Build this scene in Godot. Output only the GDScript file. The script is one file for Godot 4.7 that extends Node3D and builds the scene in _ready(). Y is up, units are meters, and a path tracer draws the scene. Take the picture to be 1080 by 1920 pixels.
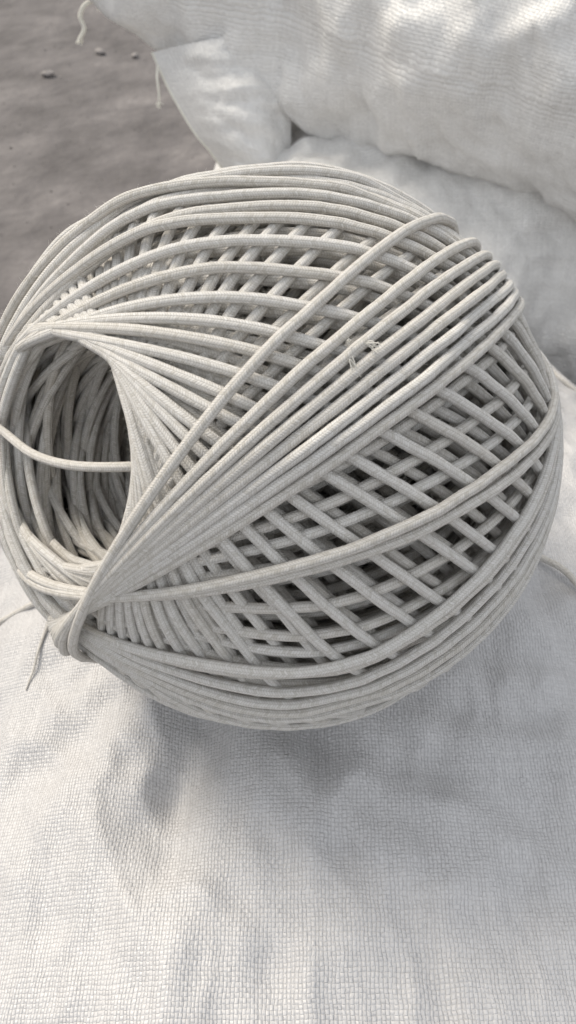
extends Node3D
# A cross-wound ball of braided cotton cord on a white woven sack, more sacks and a dusty floor behind.

const BALL_AT := Vector3(0, 0.335, 0)
const R := 0.0875
const CORD := 0.00138                # radius of the cord
const BA := Vector3(-0.6614, 0.5327, 0.5280)   # axis of the ball's hole
const BB := Vector3(-0.0031, 0.7020, -0.7122)
const BC := Vector3(-0.7500, -0.4727, -0.4627)

var rng := RandomNumberGenerator.new()
var used := {}
var M := {}


func _ready() -> void:
	rng.seed = 7
	# ---- camera, sky, sun, exposure
	var cam := Camera3D.new()
	cam.name = "camera"
	add_child(cam)
	cam.position = Vector3(0.00268, 0.52067, 0.18143)
	cam.rotation_degrees = Vector3(-50, 0, 0)
	cam.near = 0.01
	cam.far = 80.0
	var lens := CameraAttributesPhysical.new()
	lens.frustum_focal_length = 18.13
	lens.exposure_aperture = 15.0
	lens.frustum_focus_distance = 0.212
	lens.frustum_near = 0.01
	lens.frustum_far = 80.0
	cam.attributes = lens
	cam.fov = 67.0
	cam.current = true

	var env := Environment.new()
	env.background_mode = Environment.BG_SKY
	env.tonemap_mode = Environment.TONE_MAPPER_LINEAR
	env.tonemap_exposure = 2.22
	env.sdfgi_enabled = true
	env.ssao_enabled = true
	env.ssil_enabled = true
	var sm := ProceduralSkyMaterial.new()
	sm.sky_top_color = Color(0.655, 0.665, 0.68)
	sm.sky_horizon_color = Color(0.58, 0.583, 0.588)
	sm.ground_horizon_color = Color(0.42, 0.40, 0.39)
	sm.ground_bottom_color = Color(0.30, 0.28, 0.27)
	sm.sky_curve = 0.15
	var sky := Sky.new()
	sky.sky_material = sm
	env.sky = sky
	var we := WorldEnvironment.new()
	we.name = "environment"
	we.environment = env
	add_child(we)
	var sun := DirectionalLight3D.new()
	sun.name = "sun"
	add_child(sun)
	sun.light_energy = 0.5
	sun.light_angular_distance = 28.0
	sun.light_color = Color(1.0, 0.965, 0.91)
	sun.shadow_enabled = true
	sun.look_at_from_position(Vector3(-0.85, 1.10, -0.72), Vector3.ZERO)

	materials()
	build_floor()
	under_sack()
	back_sacks()
	pebbles()
	grit()
	cord_ball()


# ------------------------------------------------------------------ naming helpers
func numbered(called: String, parent: Node) -> String:
	var key := str(parent.get_instance_id()) + called
	var k: int = used.get(key, 0)
	used[key] = k + 1
	return called if k == 0 else "%s_%03d" % [called, k]


func obj(called: String, mesh: Mesh, mat: Material, parent: Node = self) -> MeshInstance3D:
	var o := MeshInstance3D.new()
	o.name = numbered(called, parent)
	o.mesh = mesh
	o.material_override = mat
	parent.add_child(o, true)
	return o


func thing(called: String, label: String, category: String, at: Vector3, group := "") -> Node3D:
	var o := Node3D.new()
	o.name = numbered(called, self)
	add_child(o, true)
	o.position = at
	tag(o, label, category, group)
	return o


func tag(o: Node, label: String, category: String, group := "") -> void:
	o.set_meta("label", label)
	o.set_meta("category", category)
	if group != "":
		o.set_meta("group", group)


# ------------------------------------------------------------------ materials
func image_texture(w: int, h: int, bytes: PackedByteArray, format: int) -> ImageTexture:
	return ImageTexture.create_from_image(Image.create_from_data(w, h, false, format, bytes))


func bumps(w: int, h: int, height: PackedByteArray, depth: float) -> ImageTexture:
	var im := Image.create_from_data(w, h, false, Image.FORMAT_L8, height)
	im.convert(Image.FORMAT_RGBA8)
	im.bump_map_to_normal_map(depth)
	return ImageTexture.create_from_image(im)


func materials() -> void:
	braid()
	weave()
	# dusty floor
	var f := StandardMaterial3D.new()
	var n := FastNoiseLite.new()
	n.seed = 3
	n.frequency = 0.006
	n.fractal_octaves = 6
	n.fractal_gain = 0.62
	var ramp := Gradient.new()
	ramp.offsets = PackedFloat32Array([0.0, 0.35, 0.55, 0.75, 1.0])
	ramp.colors = PackedColorArray([Color(0.29, 0.275, 0.275), Color(0.365, 0.35, 0.349), Color(0.40, 0.384, 0.383), Color(0.44, 0.423, 0.42), Color(0.54, 0.522, 0.515)])
	var t := NoiseTexture2D.new()
	t.width = 1024
	t.height = 1024
	t.seamless = true
	t.noise = n
	t.color_ramp = ramp
	f.albedo_texture = t
	var nb := NoiseTexture2D.new()
	nb.width = 1024
	nb.height = 1024
	nb.seamless = true
	var n2 := FastNoiseLite.new()
	n2.seed = 11
	n2.frequency = 0.02
	n2.fractal_octaves = 5
	nb.noise = n2
	nb.as_normal_map = true
	nb.bump_strength = 6.0
	f.normal_enabled = true
	f.normal_texture = nb
	f.normal_scale = 0.6
	f.roughness = 0.85
	f.uv1_triplanar = true
	f.uv1_world_triplanar = true
	f.uv1_scale = Vector3(0.9, 0.9, 0.9)
	M.floor = f
	var p := StandardMaterial3D.new()
	p.albedo_color = Color(0.56, 0.54, 0.53)
	p.roughness = 0.9
	M.stone = p
	var th := StandardMaterial3D.new()
	th.albedo_color = Color(0.86, 0.85, 0.81)
	th.roughness = 0.8
	M.thread = th
	var fz := StandardMaterial3D.new()
	fz.albedo_color = Color(0.84, 0.83, 0.80)
	fz.roughness = 0.9
	M.fibre = fz


func braid() -> void:
	var w := 160
	var h := 640
	var cols := 8
	var rows := 32
	var hb := PackedByteArray()
	hb.resize(w * h)
	var tone := []
	for i in cols * rows:
		tone.append(rng.randf_range(-1, 1) if rng.randf() > 0.12 else rng.randf_range(-2.6, -1.6))
	var vb := PackedFloat32Array()
	vb.resize(w * h)
	for y in h:
		for x in w:
			var fx := float(x) / w * cols
			var col := int(fx)
			var lx := fx - col - 0.5
			var slant := 0.85 if col % 2 == 0 else -0.85
			var fy := float(y) / h * rows + lx * slant + (0.5 if col % 4 < 2 else 0.0)
			var row := int(floor(fy))
			var ly := fy - row - 0.5
			row = posmod(row, rows)
			var a := sqrt(maxf(0.0, 1.0 - pow(absf(ly) * 2.05, 2.0)))
			var b := sqrt(maxf(0.0, 1.0 - pow(absf(lx) * 2.0, 4.0)))
			var tn: float = tone[col * rows + row]
			# three plies to a stitch
			var hh := a * b * (0.86 + 0.14 * cos(ly * TAU * 3.0)) * (0.93 + 0.07 * clampf(tn, -1, 1))
			hb[y * w + x] = int(clampf(hh * 235.0 + rng.randf_range(-12, 12), 0, 255))
			var groove := smoothstep(0.55, 0.15, hh)
			vb[y * w + x] = 0.024 * tn * (1.0 - 0.5 * groove) - 0.10 * groove + rng.randf_range(-0.03, 0.03)
	var nor := bumps(w, h, hb, 5.0)
	M.cords = []
	for k in 3:
		var cb := PackedByteArray()
		cb.resize(w * h * 3)
		var base: float = [0.845, 0.825, 0.805][k]
		var warm: float = [0.028, 0.037, 0.052][k]
		for q in w * h:
			var v := base + vb[q]
			cb[q * 3] = int(clampf(v, 0, 1) * 255.0)
			cb[q * 3 + 1] = int(clampf(v - warm * 0.38 + vb[q] * 0.05, 0, 1) * 255.0)
			cb[q * 3 + 2] = int(clampf(v - warm + vb[q] * 0.18, 0, 1) * 255.0)
		var m := StandardMaterial3D.new()
		m.albedo_texture = image_texture(w, h, cb, Image.FORMAT_RGB8)
		m.normal_enabled = true
		m.normal_texture = nor
		m.normal_scale = 1.1
		m.roughness = 0.9
		m.rim_enabled = true
		m.rim = 0.35
		m.rim_tint = 0.3
		M.cords.append(m)
	M.cord = M.cords[1]


func weave() -> void:
	var tapes := 96
	var per := 16
	var w := tapes * per
	var hb := PackedByteArray()
	var cb := PackedByteArray()
	hb.resize(w * w)
	cb.resize(w * w)
	# every tape has a width, a tone and a wander of its own
	var ww := PackedFloat32Array()
	var wt := PackedFloat32Array()
	var fw := PackedFloat32Array()
	var ft := PackedFloat32Array()
	for i in tapes:
		ww.append(rng.randf_range(0.80, 1.0) if rng.randf() > 0.18 else rng.randf_range(0.56, 0.72))
		wt.append(rng.randf_range(-1, 1))
		fw.append(rng.randf_range(0.93, 1.08))
		ft.append(rng.randf_range(-1, 1))
	var n := FastNoiseLite.new()
	n.seed = 21
	n.frequency = 0.028
	n.fractal_octaves = 4
	var wob := n.get_seamless_image(w / 4, w / 4, false, false, 0.2)
	var wb := wob.get_data()
	var q := w / 4
	var cell_rand := PackedFloat32Array()
	for i in tapes * tapes:
		cell_rand.append(rng.randf_range(-1, 1))
	for y in w:
		for x in w:
			var d := (wb[(y >> 2) * q + (x >> 2)] - 128) * 0.0028
			var fx := float(x) / per + d
			var fy := float(y) / per - d * 0.8
			var cx := int(floor(fx))
			var cy := int(floor(fy))
			var lx := fx - cx - 0.5
			var ly := fy - cy - 0.5
			cx = posmod(cx, tapes)
			cy = posmod(cy, tapes)
			var r := cell_rand[cy * tapes + cx]
			lx += r * 0.05
			ly -= r * 0.05
			var over := (cx + cy) & 1
			var hx := ww[cx] * 0.5
			var hy := fw[cy] * 0.5
			var inx := absf(lx) < hx
			var iny := absf(ly) < hy
			var hh := 0.05
			var tone := -1.6
			# a tape that lies over arches along its length; one that lies under sinks
			if inx:
				hh = 0.50 + (0.42 if over == 1 else -0.30) * cos(ly * PI) - 0.10 * pow(absf(lx) / hx, 3.0)
				tone = wt[cx]
			if iny:
				var h2 := 0.50 + (0.42 if over == 0 else -0.30) * cos(lx * PI) - 0.10 * pow(absf(ly) / hy, 3.0)
				if not inx:
					h2 *= 0.55     # a slit between two tapes: the crossing tape lies deep in it
				if h2 > hh:
					hh = h2
					tone = ft[cy]
			hb[y * w + x] = int(clampf(hh * 190.0 + r * 26.0 + 20.0 + (wb[((y * 3) >> 2) % q * q + ((x * 3) >> 2) % q] - 128) * 0.30, 0, 255))
			cb[y * w + x] = int(clampf(0.872 + 0.014 * tone + 0.012 * r, 0, 1) * 255.0)
	var col := image_texture(w, w, cb, Image.FORMAT_L8)
	var nor := bumps(w, w, hb, 4.0)
	for k in 2:
		var m := StandardMaterial3D.new()
		m.albedo_texture = col
		m.albedo_color = [Color(0.885, 0.88, 0.882), Color(1.0, 0.995, 0.985)][k]
		m.normal_enabled = true
		m.normal_texture = nor
		m.normal_scale = [2.1, 1.2][k]
		m.roughness = 0.42
		m.metallic_specular = 0.5
		m.cull_mode = BaseMaterial3D.CULL_DISABLED
		M[["sack", "far_sack"][k]] = m


# ------------------------------------------------------------------ mesh helpers
func array_mesh(v: PackedVector3Array, nn: PackedVector3Array, uv: PackedVector2Array, ix: PackedInt32Array) -> ArrayMesh:
	var a := []
	a.resize(Mesh.ARRAY_MAX)
	a[Mesh.ARRAY_VERTEX] = v
	a[Mesh.ARRAY_NORMAL] = nn
	a[Mesh.ARRAY_TEX_UV] = uv
	a[Mesh.ARRAY_INDEX] = ix
	var m := ArrayMesh.new()
	m.add_surface_from_arrays(Mesh.PRIMITIVE_TRIANGLES, a)
	# tangents for the normal maps
	var st := SurfaceTool.new()
	st.create_from(m, 0)
	st.generate_tangents()
	return st.commit()


func grid_mesh(p: PackedVector3Array, uv: PackedVector2Array, nu: int, nv: int) -> ArrayMesh:
	# nu columns by nv rows of points
	var nn := PackedVector3Array()
	nn.resize(p.size())
	for j in nv:
		for i in nu:
			var a := p[j * nu + mini(i + 1, nu - 1)] - p[j * nu + maxi(i - 1, 0)]
			var b := p[mini(j + 1, nv - 1) * nu + i] - p[maxi(j - 1, 0) * nu + i]
			nn[j * nu + i] = b.cross(a).normalized()
	var ix := PackedInt32Array()
	for j in nv - 1:
		for i in nu - 1:
			var k := j * nu + i
			ix.append_array(PackedInt32Array([k, k + 1, k + nu, k + 1, k + nu + 1, k + nu]))
	return array_mesh(p, nn, uv, ix)


func tube(c: PackedVector3Array, r: PackedFloat32Array, sides: int, closed: bool, ups: PackedVector3Array, tile := 0.0222, u0 := 0.0) -> ArrayMesh:
	# a cord along the points c; ups gives the direction that counts as up at every point
	var n := c.size()
	var rows := n + 1 if closed else n
	var v := PackedVector3Array()
	var nn := PackedVector3Array()
	var uv := PackedVector2Array()
	var ix := PackedInt32Array()
	var wide := sides + 1
	v.resize(rows * wide)
	nn.resize(rows * wide)
	uv.resize(rows * wide)
	ix.resize((rows - 1) * sides * 6)
	var cs := PackedFloat32Array()
	var sn := PackedFloat32Array()
	for k in wide:
		cs.append(cos(TAU * k / sides))
		sn.append(sin(TAU * k / sides))
	var total := 0.0
	var at := PackedFloat32Array()
	for i in rows:
		at.append(total)
		total += c[i % n].distance_to(c[(i + 1) % n])
	var whole := at[rows - 1]
	var reps := roundf(whole / tile) if closed else whole / tile
	for i in rows:
		var j := i % n
		var t: Vector3
		if closed:
			t = c[(j + 1) % n] - c[(j + n - 1) % n]
		else:
			t = c[mini(j + 1, n - 1)] - c[maxi(j - 1, 0)]
		t = t.normalized()
		var up := (ups[j] - t * ups[j].dot(t)).normalized()
		var side := t.cross(up)
		var vv := at[i] / whole * reps
		for k in wide:
			var d := up * cs[k] + side * sn[k]
			var q := i * wide + k
			v[q] = c[j] + d * r[j]
			nn[q] = d
			uv[q] = Vector2(u0 + float(k) / sides, vv)
	var w := 0
	for i in rows - 1:
		for k in sides:
			var q := i * wide + k
			ix[w] = q
			ix[w + 1] = q + wide
			ix[w + 2] = q + 1
			ix[w + 3] = q + 1
			ix[w + 4] = q + wide
			ix[w + 5] = q + wide + 1
			w += 6
	if not closed:
		# round the two ends off
		for e in 2:
			var base := 0 if e == 0 else (rows - 1) * wide
			var tip := c[0] if e == 0 else c[n - 1]
			var dir := (c[0] - c[1]).normalized() if e == 0 else (c[n - 1] - c[n - 2]).normalized()
			var id := v.size()
			v.append(tip + dir * r[0 if e == 0 else n - 1] * 0.6)
			nn.append(dir)
			uv.append(Vector2(u0, 0))
			for k in sides:
				if e == 0:
					ix.append_array(PackedInt32Array([id, base + k, base + k + 1]))
				else:
					ix.append_array(PackedInt32Array([id, base + k + 1, base + k]))
	return array_mesh(v, nn, uv, ix)


func spline(pts: Array, step: float) -> PackedVector3Array:
	var cu := Curve3D.new()
	for i in pts.size():
		var a: Vector3 = pts[maxi(i - 1, 0)]
		var b: Vector3 = pts[mini(i + 1, pts.size() - 1)]
		var t := (b - a) / 6.0
		cu.add_point(pts[i], -t, t)
	cu.bake_interval = step
	return cu.get_baked_points()


func cord_along(pts: Array, r: float, step: float, sides := 10, taper := 1.0, tile := 0.0222) -> ArrayMesh:
	var c := spline(pts, step)
	var rr := PackedFloat32Array()
	var ups := PackedVector3Array()
	for i in c.size():
		rr.append(r * lerpf(1.0, taper, float(i) / (c.size() - 1)))
		ups.append(Vector3(0.13, 0.94, 0.31).normalized())
	return tube(c, rr, sides, false, ups, tile)


# ------------------------------------------------------------------ the setting
func build_floor() -> void:
	var pl := PlaneMesh.new()
	pl.size = Vector2(60, 60)
	var o := obj("floor", pl, M.floor)
	o.set_meta("kind", "structure")
	o.set_meta("label", "dusty grey brown concrete floor behind the sacks")


func pebbles() -> void:
	var at := [Vector3(-0.397, 0, -1.204), Vector3(-0.262, 0, -1.285), Vector3(-0.325, 0, -1.300)]
	var size := [0.0085, 0.0060, 0.0075]
	var words := ["largest pale pebble lying on the dusty floor left of the sacks", "small pale pebble on the floor nearest the hem of the top sack", "dull pebble on the floor, middle one of the three"]
	for k in 3:
		var p := PackedVector3Array()
		var uv := PackedVector2Array()
		var n := FastNoiseLite.new()
		n.seed = 40 + k
		n.frequency = 0.9
		for j in 13:
			for i in 21:
				var th := PI * j / 12.0
				var ph := TAU * (i % 20) / 20.0
				var d := Vector3(sin(th) * cos(ph), cos(th), sin(th) * sin(ph))
				d *= 1.0 + 0.35 * n.get_noise_3dv(d)
				p.append(Vector3(d.x * 1.25, d.y * 0.55 + 0.5, d.z * 0.9) * size[k])
				uv.append(Vector2(i / 20.0, j / 12.0))
		var o := obj("pebble", grid_mesh(p, uv, 21, 13), M.stone)
		o.position = at[k]
		o.rotation.y = k * 1.3
		tag(o, words[k], "pebble", "pebbles on the floor")


func grit() -> void:
	var b := BoxMesh.new()
	b.size = Vector3(1, 0.5, 0.8)
	var mm := MultiMesh.new()
	mm.transform_format = MultiMesh.TRANSFORM_3D
	mm.use_colors = true
	mm.mesh = b
	mm.instance_count = 800
	for k in 800:
		var s := rng.randf_range(0.0007, 0.0022) * (1.8 if rng.randf() < 0.06 else 1.0)
		mm.set_instance_transform(k, Transform3D(Basis.from_euler(Vector3(rng.randf_range(-0.5, 0.5), rng.randf() * TAU, rng.randf_range(-0.5, 0.5))).scaled(Vector3.ONE * s), Vector3(rng.randf_range(-0.85, -0.02), s * 0.2, rng.randf_range(-2.0, -0.4))))
		var v := rng.randf_range(0.03, 0.30)
		mm.set_instance_color(k, Color(v, v * 0.94, v * 0.9))
	var o := MultiMeshInstance3D.new()
	o.name = "grit"
	o.multimesh = mm
	var m := StandardMaterial3D.new()
	m.vertex_color_use_as_albedo = true
	m.roughness = 0.95
	o.material_override = m
	add_child(o, true)
	tag(o, "loose grit and dust crumbs scattered over the floor behind the sacks", "grit")
	o.set_meta("kind", "stuff")


var fold := FastNoiseLite.new()
var fold2 := FastNoiseLite.new()


func sack_height(x: float, z: float) -> float:
	# top of the near sack
	var u := (x - 0.035) / 0.205
	var w := (z - 0.055) / 0.345
	var e := pow(pow(absf(u), 2.6) + pow(absf(w), 2.8), 1.0 / 2.7)
	var edge := clampf(e, 0, 1)
	var y := 0.145 + 0.123 * pow(maxf(0.0, 1.0 - pow(edge, 3.2)), 0.55)
	var dx := x - BALL_AT.x
	var dz := z - BALL_AT.z
	var d := sqrt(dx * dx + dz * dz)
	var ang := atan2(dx, dz)
	# folds running out from under the ball
	var near := smoothstep(0.03, 0.075, d) * smoothstep(0.34, 0.09, d)
	y += near * 0.008 * fold.get_noise_2d(ang * 120.0, d * 130.0)
	y += 0.0045 * fold.get_noise_2d(x * 900.0 + 70.0 + z * 300.0, z * 500.0) * smoothstep(0.02, 0.09, d)
	y += (0.0016 * fold2.get_noise_2d(x * 1300.0 + z * 500.0, z * 700.0 - x * 300.0) + 0.0015 * (0.5 - absf(fold2.get_noise_2d(x * 1500.0 - z * 800.0 + 400.0, z * 900.0 + x * 500.0)) * 2.4)) * smoothstep(0.03, 0.08, d)
	for g in [[-0.030, 0.062, -0.040, 0.125, 0.010, -0.006], [-0.006, 0.066, 0.034, 0.160, 0.013, 0.005], [0.030, 0.072, 0.120, 0.098, 0.012, -0.004], [-0.060, 0.105, -0.015, 0.170, 0.010, 0.003], [0.052, 0.040, 0.120, 0.052, 0.010, 0.004]]:
		var a := Vector2(g[0], g[1])
		var b := Vector2(g[2], g[3])
		var q := Vector2(x, z)
		var f := clampf((q - a).dot(b - a) / (b - a).length_squared(), -0.2, 1.0)
		var off := q.distance_to(a + (b - a) * f)
		y += g[5] * exp(-off * off / (g[4] * g[4])) * smoothstep(1.0, 0.55, f)
	# a sharp fold: the cloth drops to the right of a line that runs out from under the ball
	for g in [[-0.028, 0.050, -0.050, 0.115, 0.0060, 0.055], [0.052, 0.060, 0.125, 0.088, 0.005, 0.05]]:
		var a := Vector2(g[0], g[1])
		var b := Vector2(g[2], g[3])
		var q := Vector2(x, z)
		var along := (q - a).dot((b - a).normalized()) / a.distance_to(b)
		var side := -(b - a).normalized().cross(q - a) + 0.004 * fold2.get_noise_2d(x * 900.0, z * 900.0)
		y -= g[4] * smoothstep(-0.006, 0.013, side) * smoothstep(g[5], 0.012, side) * smoothstep(1.25, 0.3, along) * smoothstep(-0.4, 0.0, along)
	# the ball's dent
	if d < R * 0.98:
		var under := BALL_AT.y - sqrt(R * R - d * d) - 0.0005
		var s := 0.006
		var hh := clampf(0.5 + 0.5 * (y - under) / s, 0, 1)
		y = lerpf(y, under, hh) - s * hh * (1.0 - hh)
	return y


func under_sack() -> void:
	fold.seed = 5
	fold.frequency = 0.012
	fold.fractal_octaves = 3
	fold2.seed = 9
	fold2.frequency = 0.02
	fold2.fractal_octaves = 2
	var t := thing("woven_sack", "near white woven plastic sack with the cord ball sitting on it", "sack", Vector3(0.035, 0, 0.055), "white woven sacks")
	var nu := 221
	var nv := 301
	var p := PackedVector3Array()
	var uv := PackedVector2Array()
	for j in nv:
		for i in nu:
			var a := 2.0 * i / (nu - 1) - 1.0
			var b := 2.0 * j / (nv - 1) - 1.0
			# square to rounded outline
			var x := 0.035 + 0.205 * a
			var z := 0.055 + 0.345 * b
			var e := pow(pow(absf(a), 2.6) + pow(absf(b), 2.8), 1.0 / 2.7)
			if e > 1.0:
				x = 0.035 + 0.205 * a / e
				z = 0.055 + 0.345 * b / e
			var y := sack_height(x, z)
			if e > 1.0:
				y -= (e - 1.0) * 0.5
			p.append(Vector3(x - 0.035, maxf(y, 0.005), z - 0.055))
			uv.append(Vector2((0.205 * a + y * 0.25 * signf(a) * a * a) / 0.122, 0.345 * b / 0.122))
	obj("sack_top", grid_mesh(p, uv, nu, nv), M.sack, t)
	# the lower half bulges down to the floor
	p = PackedVector3Array()
	uv = PackedVector2Array()
	var m := 121
	for j in 25:
		for i in m:
			var s := j / 24.0
			var ph := TAU * i / (m - 1)
			var ca := cos(ph)
			var sa := sin(ph)
			var k := pow(pow(absf(ca), 2.6) + pow(absf(sa), 2.8), -1.0 / 2.7)
			var out := 1.0 + 0.04 * sin(s * PI)
			if s > 0.7:
				out *= 1.0 - 0.8 * pow((s - 0.7) / 0.3, 2.0)
			var y := lerpf(0.150, 0.002, minf(1.0, s / 0.8))
			p.append(Vector3(0.205 * ca * k * out, y, 0.345 * sa * k * out))
			uv.append(Vector2(i / 120.0 * 5.0, s * 1.2))
	obj("sack_side", grid_mesh(p, uv, m, 25), M.sack, t)


func pillow(seed_: int, hl: float, hw: float, ht: float, ear: float, sag: float) -> ArrayMesh:
	# a filled sack lying along x: the ends are sewn flat, the middle is round
	var n := FastNoiseLite.new()
	n.seed = seed_
	n.frequency = 1.0
	n.fractal_octaves = 3
	var nu := 161
	var nv := 141
	var p := PackedVector3Array()
	var uv := PackedVector2Array()
	for j in nv:
		var u := 2.0 * j / (nv - 1) - 1.0
		var au := absf(u)
		var t := ht * pow(maxf(0.0, 1.0 - pow(au, 4.5)), 0.75) + 0.0018
		var w := hw * (0.93 + ear * pow(au, 6.0) - 0.05 * (1.0 - au))
		for i in nu:
			var ph := TAU * i / (nu - 1)
			var c := cos(ph)
			var s := sin(ph)
			var z := signf(c) * pow(absf(c), 0.85) * w
			var y := signf(s) * pow(absf(s), 0.8) * t
			if s < 0.0:
				y *= 1.0 + 0.45 * smoothstep(0.2, 0.75, au)
			var pos := Vector3(u * hl, y, z)
			var pleat := n.get_noise_2d(z * 26.0, u * 1.2) * 0.016 * smoothstep(0.25, 0.9, au) * smoothstep(1.02, 0.9, au)
			var lump := n.get_noise_3d(pos.x * 7.0, pos.y * 7.0, pos.z * 7.0) * 0.018
			var crease := -absf(n.get_noise_3d(pos.x * 13.0 + pos.z * 6.0 + 5.0, pos.y * 5.0, pos.z * 7.0)) * 0.015 - absf(n.get_noise_3d(pos.x * 34.0 - pos.z * 20.0, pos.y * 30.0 + 9.0, pos.z * 26.0)) * 0.006
			var d := Vector3(0, s, c)
			pos += d * (pleat + (lump + crease) * smoothstep(1.0, 0.8, au))
			pos.y -= sag * pow(au, 4.0)
			p.append(pos)
			uv.append(Vector2(ph / TAU * (hw * 4.2) / 0.20, u * hl / 0.20))
	return grid_mesh(p, uv, nu, nv)


func thread(parent: Node3D, pts: Array, r := 0.0011) -> void:
	# a loose end of the sewing thread with a little knot of fluff at its tip
	var q := []
	for p in pts:
		q.append(p - parent.position)
	for k in q.size():
		q[k] = parent.basis.inverse() * q[k]
	var t := obj("loose_thread", cord_along(q, r, 0.002, 6, 0.9, 0.004), M.thread, parent)
	for k in 7:
		var tip: Vector3 = q[-1]
		var d := Vector3(rng.randf_range(-1, 1), rng.randf_range(-1.2, 0.3), rng.randf_range(-1, 1)).normalized()
		obj("frayed_tip", cord_along([tip - d * 0.0006, tip + d * 0.0016, tip + d * 0.003 + Vector3(0, -0.001, 0)], r * 0.5, 0.001, 5, 0.5, 0.004), M.thread, t)


func back_sacks() -> void:
	var mid := thing("woven_sack", "middle white woven sack squeezed under the top one, its flat end drooping to the left", "sack", Vector3(0.215, 0.145, -0.485), "white woven sacks")
	mid.rotation = Vector3(0, -0.10, 0)
	obj("sack_body", pillow(31, 0.30, 0.23, 0.12, 0.08, 0.02), M.far_sack, mid)
	# the sewn end of the middle sack hangs out in a flat flap
	var n := FastNoiseLite.new()
	n.seed = 4
	n.frequency = 3.0
	var edge := spline([Vector3(-0.104, 0.287, -0.486), Vector3(-0.090, 0.268, -0.462), Vector3(-0.072, 0.244, -0.445), Vector3(-0.058, 0.228, -0.440), Vector3(-0.036, 0.190, -0.440), Vector3(-0.020, 0.140, -0.440)], 0.002)
	var root := spline([Vector3(-0.01, 0.305, -0.465), Vector3(0.005, 0.275, -0.44), Vector3(0.005, 0.25, -0.43), Vector3(0.005, 0.22, -0.42), Vector3(0.0, 0.18, -0.42), Vector3(0.0, 0.13, -0.42)], 0.002)
	var p := PackedVector3Array()
	var uv := PackedVector2Array()
	var inv := mid.transform.affine_inverse()
	for j in 61:
		var a := edge[int(j / 60.0 * (edge.size() - 1))]
		var b := root[int(j / 60.0 * (root.size() - 1))]
		for i in 31:
			var s := i / 30.0
			var q := a.lerp(b, s)
			q += Vector3(0.2, 0.5, 1.0) * (0.024 * sin(s * PI) + 0.006 * n.get_noise_2d(s * 0.6, j * 0.035) * smoothstep(0.0, 0.3, s))
			p.append(inv * q)
			uv.append(Vector2(s * 0.4, j / 60.0 * 0.9))
	var flap := obj("hem_flap", grid_mesh(p, uv, 31, 61), M.far_sack, mid)
	var hem := PackedVector3Array()
	for q in edge:
		hem.append(inv * q)
	var rr := PackedFloat32Array()
	var ups := PackedVector3Array()
	for k in hem.size():
		rr.append(0.0011)
		ups.append(Vector3(0.1, 0.2, 1.0).normalized())
	obj("hem", tube(hem, rr, 6, false, ups, 0.004), M.thread, flap)
	thread(mid, [Vector3(-0.0985, 0.283, -0.470), Vector3(-0.0990, 0.277, -0.463), Vector3(-0.0986, 0.268, -0.460), Vector3(-0.0990, 0.260, -0.459)])
	thread(mid, [Vector3(-0.0337, 0.252, -0.440), Vector3(-0.0335, 0.244, -0.428), Vector3(-0.0305, 0.236, -0.424)], 0.0008)
	var top := thing("woven_sack", "top white woven sack with loose threads at its pointed left corner", "sack", Vector3(0.30, 0.318, -0.435), "white woven sacks")
	top.rotation = Vector3(0, -0.64, -0.07)
	obj("sack_body", pillow(57, 0.40, 0.215, 0.115, 0.12, 0.02), M.far_sack, top)
	thread(top, [Vector3(-0.128, 0.316, -0.502), Vector3(-0.142, 0.319, -0.500), Vector3(-0.153, 0.316, -0.499), Vector3(-0.1585, 0.308, -0.499), Vector3(-0.157, 0.300, -0.498), Vector3(-0.1625, 0.292, -0.498)], 0.0019)
	thread(top, [Vector3(-0.11, 0.316, -0.50), Vector3(-0.122, 0.321, -0.500), Vector3(-0.135, 0.322, -0.499), Vector3(-0.142, 0.315, -0.499)], 0.0014)


# ------------------------------------------------------------------ the ball
const BRAID := 0.0222               # length of cord that the braid texture covers
const HOLE_TURN := Vector3(0.9864, 0.0, -0.1644)
const RIM := 0.335                 # radius of the hole on a ball of radius 1
const HOLE_ANGLE := 0.0
const NT := 200
const NP := 400
var hmap := PackedFloat32Array()
const A := CORD / R                  # cord radius on a ball of radius 1
var wig := FastNoiseLite.new()


func cell(p: Vector3) -> int:
	var th := acos(clampf(p.y, -1, 1))
	var ph := atan2(p.z, p.x) + PI
	return mini(int(th / PI * NT), NT - 1) * NP + mini(int(ph / TAU * NP), NP - 1)


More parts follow.
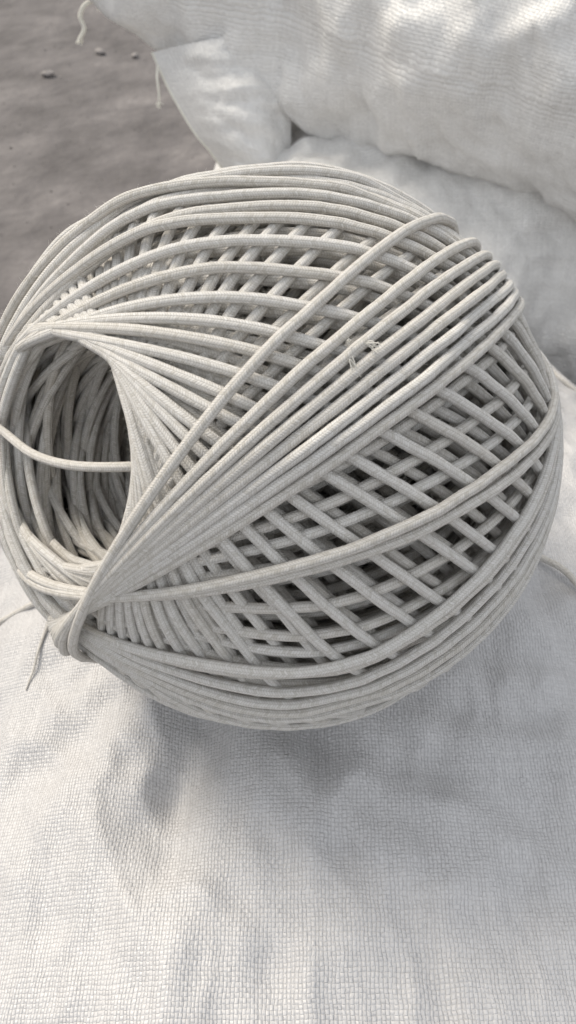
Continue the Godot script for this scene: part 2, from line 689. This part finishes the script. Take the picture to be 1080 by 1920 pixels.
func loop_points(psi: float, c: float, rim_near: float, rim_far: float, most: float, m: int, grip: float, id: int, sink := 1.0) -> PackedVector3Array:
	# one turn of cord: a taut loop round the ball that touches the rim of the hole at both ends. Unit ball, hole along y.
	var s := sqrt(1.0 - c * c)
	var n := Vector3(s * cos(psi), c, -s * sin(psi))
	var t := (Vector3.UP - n * c).normalized()
	var e := n.cross(t)
	var th0 := asin(c)
	var dirs := PackedVector3Array()
	var plane := PackedVector2Array()
	var sup := PackedFloat32Array()
	for i in m:
		var f := TAU * i / m
		var p := t * cos(f) + e * sin(f)
		p += n * (0.010 * wig.get_noise_2d(f * 40.0, id * 31.0) * sin(f * 0.5))
		p = p.normalized()
		var th := acos(clampf(absf(p.y), 0, 1))
		var rim := rim_near if p.y > 0 else rim_far
		var th2 := th - (th0 - rim) * smoothstep(1.15, th0, th)
		var flat := Vector3(p.x, 0, p.z).normalized()
		p = flat * sin(th2) + Vector3.UP * (cos(th2) * signf(p.y))
		# the near hole sits a little off the axis that the turns were wound about
		if p.y > 0.0:
			p = p.rotated(HOLE_TURN, HOLE_ANGLE * smoothstep(1.45, 0.45, th2))
		dirs.append(p)
		var q := n * (A * 0.6)
		var h0 := hmap[cell(p)] + A * grip
		var h1 := hmap[cell((p + q).normalized())] + A * (grip - 0.2)
		var h2 := hmap[cell((p - q).normalized())] + A * (grip - 0.2)
		# the roll of cord round each end of the hole, fattest on its upper side
		var fat := 0.088 * exp(-pow((th2 - 0.66) / 0.26, 2.0)) * (0.30 + 0.70 * flat.x - 0.25 * flat.z) if p.y > 0 else 0.0
		var r := minf(maxf(maxf(h0, minf(most, 1.0) - 0.028), maxf(h1, h2)), lerpf(minf(most, 0.985), most, smoothstep(-0.35, 0.55, p.y)) * (1.0 + fat) * lerpf(1.0, sink, smoothstep(0.2, 0.6, sin(f))))
		sup.append(r)
		plane.append(Vector2(cos(f), sin(f)) * r)
	var hull := Geometry2D.convex_hull(plane)
	# walk the hull to read the radius at every angle
	var ang := []
	for k in hull.size() - 1:
		ang.append([fposmod(hull[k].angle(), TAU), hull[k]])
	ang.sort_custom(func(a, b): return a[0] < b[0])
	var out := PackedVector3Array()
	var rad := PackedFloat32Array()
	var k := 0
	var total := ang.size()
	for i in m:
		var f := TAU * i / m
		while k < total and ang[k][0] <= f + 1e-6:
			k += 1
		var a: Vector2 = ang[(k - 1 + total) % total][1]
		var b: Vector2 = ang[k % total][1]
		var d := Vector2(cos(f), sin(f))
		var den := d.cross(b - a)
		var r := sup[i]
		if absf(den) > 1e-7:
			r = a.cross(b - a) / den
		rad.append(clampf(lerpf(sup[i], r, 0.93), 0.3, 1.1))
	for pass_ in (3 if m > 300 else 9):
		var sm := PackedFloat32Array()
		for i in m:
			sm.append((rad[(i + m - 1) % m] + rad[i] * 2.0 + rad[(i + 1) % m]) * 0.25)
		rad = sm
	# at the rim the turn lies still, at one height
	for side_of in 2:
		var mid := 0 if side_of == 0 else m / 2
		var reach := int(0.42 / TAU * m)
		var mean := 0.0
		for k2 in range(-reach, reach + 1):
			mean += rad[(mid + k2 + m) % m] / (2 * reach + 1)
		for k2 in range(-2 * reach, 2 * reach + 1):
			var i := (mid + k2 + m) % m
			var slant := 0.0 if m > 300 else (0.05 if (id / 2) % 2 == 0 else -0.035)
			rad[i] = lerpf(rad[i], mean * (1.0 + slant * k2 / reach), smoothstep(2.0 * reach, 0.8 * reach, absf(k2)))
	for i in m:
		out.append(dirs[i] * rad[i])
	# leave the loop's own height behind for the ones wound over it
	for i in m:
		var p := dirs[i]
		var side := p.cross(dirs[(i + 1) % m] - dirs[(i + m - 1) % m]).normalized()
		for w in [-0.9, -0.45, 0.0, 0.45, 0.9]:
			var ci := cell((p + side * (A * w)).normalized())
			var hh: float = rad[i] + A * sqrt(1.0 - w * w)
			if hh > hmap[ci]:
				hmap[ci] = hh
	return out


func table(keys: Array, x: float) -> float:
	for i in keys.size() - 1:
		if x <= keys[i + 1][0]:
			return lerpf(keys[i][1], keys[i + 1][1], clampf((x - keys[i][0]) / (keys[i + 1][0] - keys[i][0]), 0, 1))
	return keys[-1][1]


func to_ball(p: Vector3) -> Vector3:
	# unit ball to metres, relative to the ball's foot
	return (BB * p.x + BA * p.y - BC * p.z) * (R * 1.022) + Vector3(0, R, 0)


var inner_tool := SurfaceTool.new()
var hairs: Array[Transform3D] = []


func lay(root: Node3D, psi: float, c: float, rim: float, most: float, fine: bool, id: int, sink := 1.0, hidden := false) -> void:
	var m := 360 if fine else 240
	var pts := loop_points(deg_to_rad(psi), c, rim, rim, most, m, 0.93, id, sink)
	var w := PackedVector3Array()
	var ups := PackedVector3Array()
	var rr := PackedFloat32Array()
	for p in pts:
		var q := to_ball(p)
		w.append(q)
		ups.append((q - Vector3(0, R, 0)).normalized())
		rr.append(CORD * (1.0 + 0.07 * wig.get_noise_2d(w.size() * 3.0, id * 17.0)))
	var mesh := tube(w, rr, 12 if fine else 8, true, ups, BRAID, rng.randf())
	if hidden:
		inner_tool.append_from(mesh, 0, Transform3D.IDENTITY)
	else:
		obj("cord_strand", mesh, M.cords[clampi(int(most < 0.86) + (rng.randi() & 1), 0, 2)], root)
	if fine:
		# fine hairs standing off the cord
		for k in 560:
			var i := rng.randi() % m
			var t := (w[(i + 1) % m] - w[i]).normalized()
			var side := t.cross(ups[i])
			var a := rng.randf_range(-2.4, 2.4)
			var out := ups[i] * cos(a) + side * sin(a)
			var dir := (out + t * rng.randf_range(-1.1, 1.1) + side * rng.randf_range(-0.5, 0.5)).normalized()
			var bx := dir.cross(t).normalized()
			var thick := rng.randf_range(0.000014, 0.000027)
			var base := w[i].lerp(w[(i + 1) % m], rng.randf()) + out * rr[i] * 0.97
			hairs.append(Transform3D(Basis(bx * thick, dir * rng.randf_range(0.0005, 0.0018), bx.cross(dir) * thick), base))


func cord_ball() -> void:
	wig.seed = 77
	wig.frequency = 0.05
	inner_tool.begin(Mesh.PRIMITIVE_TRIANGLES)
	hmap.resize(NT * NP)
	hmap.fill(0.50)
	var root := thing("cord_ball", "large cross wound ball of pale grey braided cotton cord", "cord ball", BALL_AT - Vector3(0, R, 0))
	var lean := [[-300.0, 0.20], [-260.0, 0.22], [-232.0, 0.32], [-216.0, 0.36], [-200.0, 0.40], [-180.0, 0.42], [-170.0, 0.49], [-162.0, 0.54], [-153.0, 0.57], [-100.0, 0.52], [-60.0, 0.52], [-12.0, 0.54], [2.0, 0.40], [23.0, 0.44], [47.0, 0.37], [80.0, 0.44], [120.0, 0.46]]
	var id := 0
	# the hidden heart, then sweep after sweep
	var sweeps := [[0.575, 4.4, 0.0], [0.640, 4.8, 2.9], [0.705, 7.6, 1.1], [0.785, 8.0, 4.6], [0.875, 7.6, 2.2], [0.955, 6.6, 0.0]]
	for k in sweeps.size():
		var sw: Array = sweeps[k]
		var lo: float = sw[0]
		var hi: float = sweeps[k + 1][0] if k + 1 < sweeps.size() else 0.975
		var step: float = sw[1]
		var turns := int(360.0 / step)
		for i in turns:
			var psi: float = 118.0 - sw[2] - i * step + rng.randf_range(-1.1, 1.1)
			var most := lerpf(lo, hi, float(i) / turns)
			var rim := asin(clampf(RIM / most, 0, 0.9)) + rng.randf_range(-0.012, 0.02)
			# towards the left of the hole the turns spread out side by side
			rim += rng.randf() * 0.20 * smoothstep(0.2, 0.8, cos(deg_to_rad(psi + 95.0)))
			var c := table(lean, psi)
			if k < 4:
				c = maxf(c, sin(rim) + 0.04)
			lay(root, psi, c, rim, most, k >= 4, id, 0.93 if k > 3 and psi < -194.0 else 1.0, k < 2)
			id += 1
	obj("inner_winding", inner_tool.commit(), M.cord, root).set_meta("kind", "stuff")
	# a few more turns that slip under the others where they come back
	for k in 10:
		var psi := -247.0 - k * 5.2 + rng.randf_range(-0.6, 0.6)
		lay(root, psi, table(lean, psi), asin(RIM), 0.972, true, id, 0.86)
		id += 1
	# turns that pass side by side round the left of the hole
	for k in 7:
		var wide := 0.42 + 0.035 * ((k * 3) % 7)
		lay(root, -66.0 - k * 11.5, sin(wide) + 0.02, wide, 0.985, true, id)
		id += 1
	# the last turns, laid in bundles over everything
	var first := id + 7           # the later a turn, the higher it rides at the rim
	for b in [[-40.0, 0.66, 0.16], [-32.0, 0.70, 0.18], [-25.0, 0.72, 0.20], [-18.0, 0.73, 0.21], [-11.6, 0.71, 0.22], [-9.2, 0.71, 0.23], [-0.2, 0.41, 0.06], [2.5, 0.41, 0.07], [23.2, 0.44, 0.105], [25.7, 0.432, 0.096], [28.2, 0.422, 0.087], [30.7, 0.412, 0.078], [33.3, 0.402, 0.069], [36.1, 0.39, 0.06], [39.6, 0.38, 0.05], [47.0, 0.36, 0.035]]:
		lay(root, b[0], b[1], asin(RIM) + b[2], 1.0 + 0.0028 * (id - first + 7) + 0.003 * maxi(0, id - first - 1), true, id)
		id += 1
	loose_cords(root)
	fuzz(root)


func fuzz(root: Node3D) -> void:
	var st := SurfaceTool.new()
	st.begin(Mesh.PRIMITIVE_TRIANGLES)
	for seg in 2:
		for k in 3:
			var a := TAU * k / 3.0
			var b := TAU * (k + 1) / 3.0
			var y0 := seg * 0.55
			var y1 := 0.55 + seg * 0.45
			var bend0 := Vector3(8.0 * y0 * y0, y0, 0)
			var bend1 := Vector3(8.0 * y1 * y1, y1, 0)
			var r1 := 1.0 if seg == 0 else 0.5
			var p0 := bend0 + Vector3(cos(a), 0, sin(a))
			var p1 := bend0 + Vector3(cos(b), 0, sin(b))
			var q0 := bend1 + Vector3(cos(a), 0, sin(a)) * r1
			var q1 := bend1 + Vector3(cos(b), 0, sin(b)) * r1
			for p in [p0, q0, p1, p1, q0, q1]:
				st.add_vertex(p)
	st.generate_normals()
	var mm := MultiMesh.new()
	mm.transform_format = MultiMesh.TRANSFORM_3D
	mm.mesh = st.commit()
	mm.instance_count = hairs.size()
	for k in hairs.size():
		mm.set_instance_transform(k, hairs[k])
	var o := MultiMeshInstance3D.new()
	o.name = "cord_fuzz"
	o.multimesh = mm
	o.material_override = M.fibre
	o.set_meta("kind", "stuff")
	root.add_child(o, true)


func on_ball(h: float, b: float, c: float) -> Vector3:
	return (BA * h + BB * b + BC * c) * R + Vector3(0, R, 0)


func on_sack(x: float, z: float, lift := 0.0) -> Vector3:
	return Vector3(x, sack_height(x, z) + CORD * 0.85 + lift, z) - (BALL_AT - Vector3(0, R, 0))


func loose_cords(root: Node3D) -> void:
	# the inner end comes out of the hole, over the rim, down to the sack and under the ball
	var tail := [on_ball(0.60, -0.02, -0.36), on_ball(0.88, -0.03, -0.30), on_ball(0.965, -0.03, -0.10), on_ball(0.975, 0.0, 0.10), on_ball(0.965, 0.06, 0.27), on_ball(0.96, 0.13, 0.42), on_ball(0.80, 0.22, 0.70), on_ball(0.50, 0.25, 0.95), on_ball(0.15, 0.10, 1.12)]
	tail.append_array([on_sack(-0.150, -0.045, 0.012), on_sack(-0.152, -0.012), on_sack(-0.138, 0.003), on_sack(-0.120, 0.0045), on_sack(-0.1006, 0.002), on_sack(-0.080, -0.004), on_sack(-0.055, -0.014)])
	obj("loose_cord", cord_along(tail, CORD * 0.88, 0.0015, 12), M.cord, root).set_meta("label", "inner end of the cord running out across the hole and down to the sack")
	obj("loose_cord", cord_along([on_sack(0.050, -0.040), on_sack(0.080, -0.026), on_sack(0.1039, -0.0085, 0.001), on_sack(0.1133, -0.0005, 0.003), on_sack(0.1195, 0.0105, 0.002), on_sack(0.130, 0.030), on_sack(0.150, 0.050), on_sack(0.175, 0.058)], CORD, 0.0015, 12), M.cord, root)
	obj("loose_cord", cord_along([on_sack(0.080, -0.205), on_sack(0.110, -0.205), on_sack(0.1435, -0.186), on_sack(0.161, -0.1645), on_sack(0.185, -0.150)], CORD, 0.0015, 12), M.cord, root)
	# a cord end with its braid undone lies on the sack at the left
	var fe := obj("frayed_end", cord_along([on_sack(-0.075, 0.002), on_sack(-0.0885, 0.010), on_sack(-0.0930, 0.0175), on_sack(-0.0952, 0.028), on_sack(-0.0962, 0.036), on_sack(-0.0976, 0.0435, -0.0006)], CORD * 0.8, 0.001, 10, 0.25), M.cord, root)
	fe.set_meta("label", "thin tapering frayed end lying on the sack at the left")
	# snagged yarns on one of the outer turns
	for spot in [[Vector3(0.0165, 0.4112, 0.0458), 9, Vector3(0.5, -0.7, 0.6), 0.0046], [Vector3(0.0205, 0.4126, 0.0425), 7, Vector3(0.8, 0.2, 0.5), 0.0034], [Vector3(0.0165, 0.4136, 0.0432), 5, Vector3(-0.2, 0.8, 0.6), 0.0020]]:
		for k in int(spot[1]):
			var a: Vector3 = spot[0] - BALL_AT + Vector3(0, R, 0)
			a *= 1.002
			var dir: Vector3 = spot[2]
			var jit := func(w: float) -> Vector3: return Vector3(rng.randf_range(-w, w), rng.randf_range(-w, w), rng.randf_range(-w, w))
			dir = (dir + jit.call(0.28)).normalized() * float(spot[3]) * rng.randf_range(0.5, 1.1)
			a += jit.call(0.0006)
			obj("snagged_yarn", cord_along([a, a + dir * 0.4 + jit.call(0.00025), a + dir * 0.8 + jit.call(0.0003), a + dir + jit.call(0.0005)], 0.00014, 0.0004, 5, 0.6, 0.004), M.fibre, root)
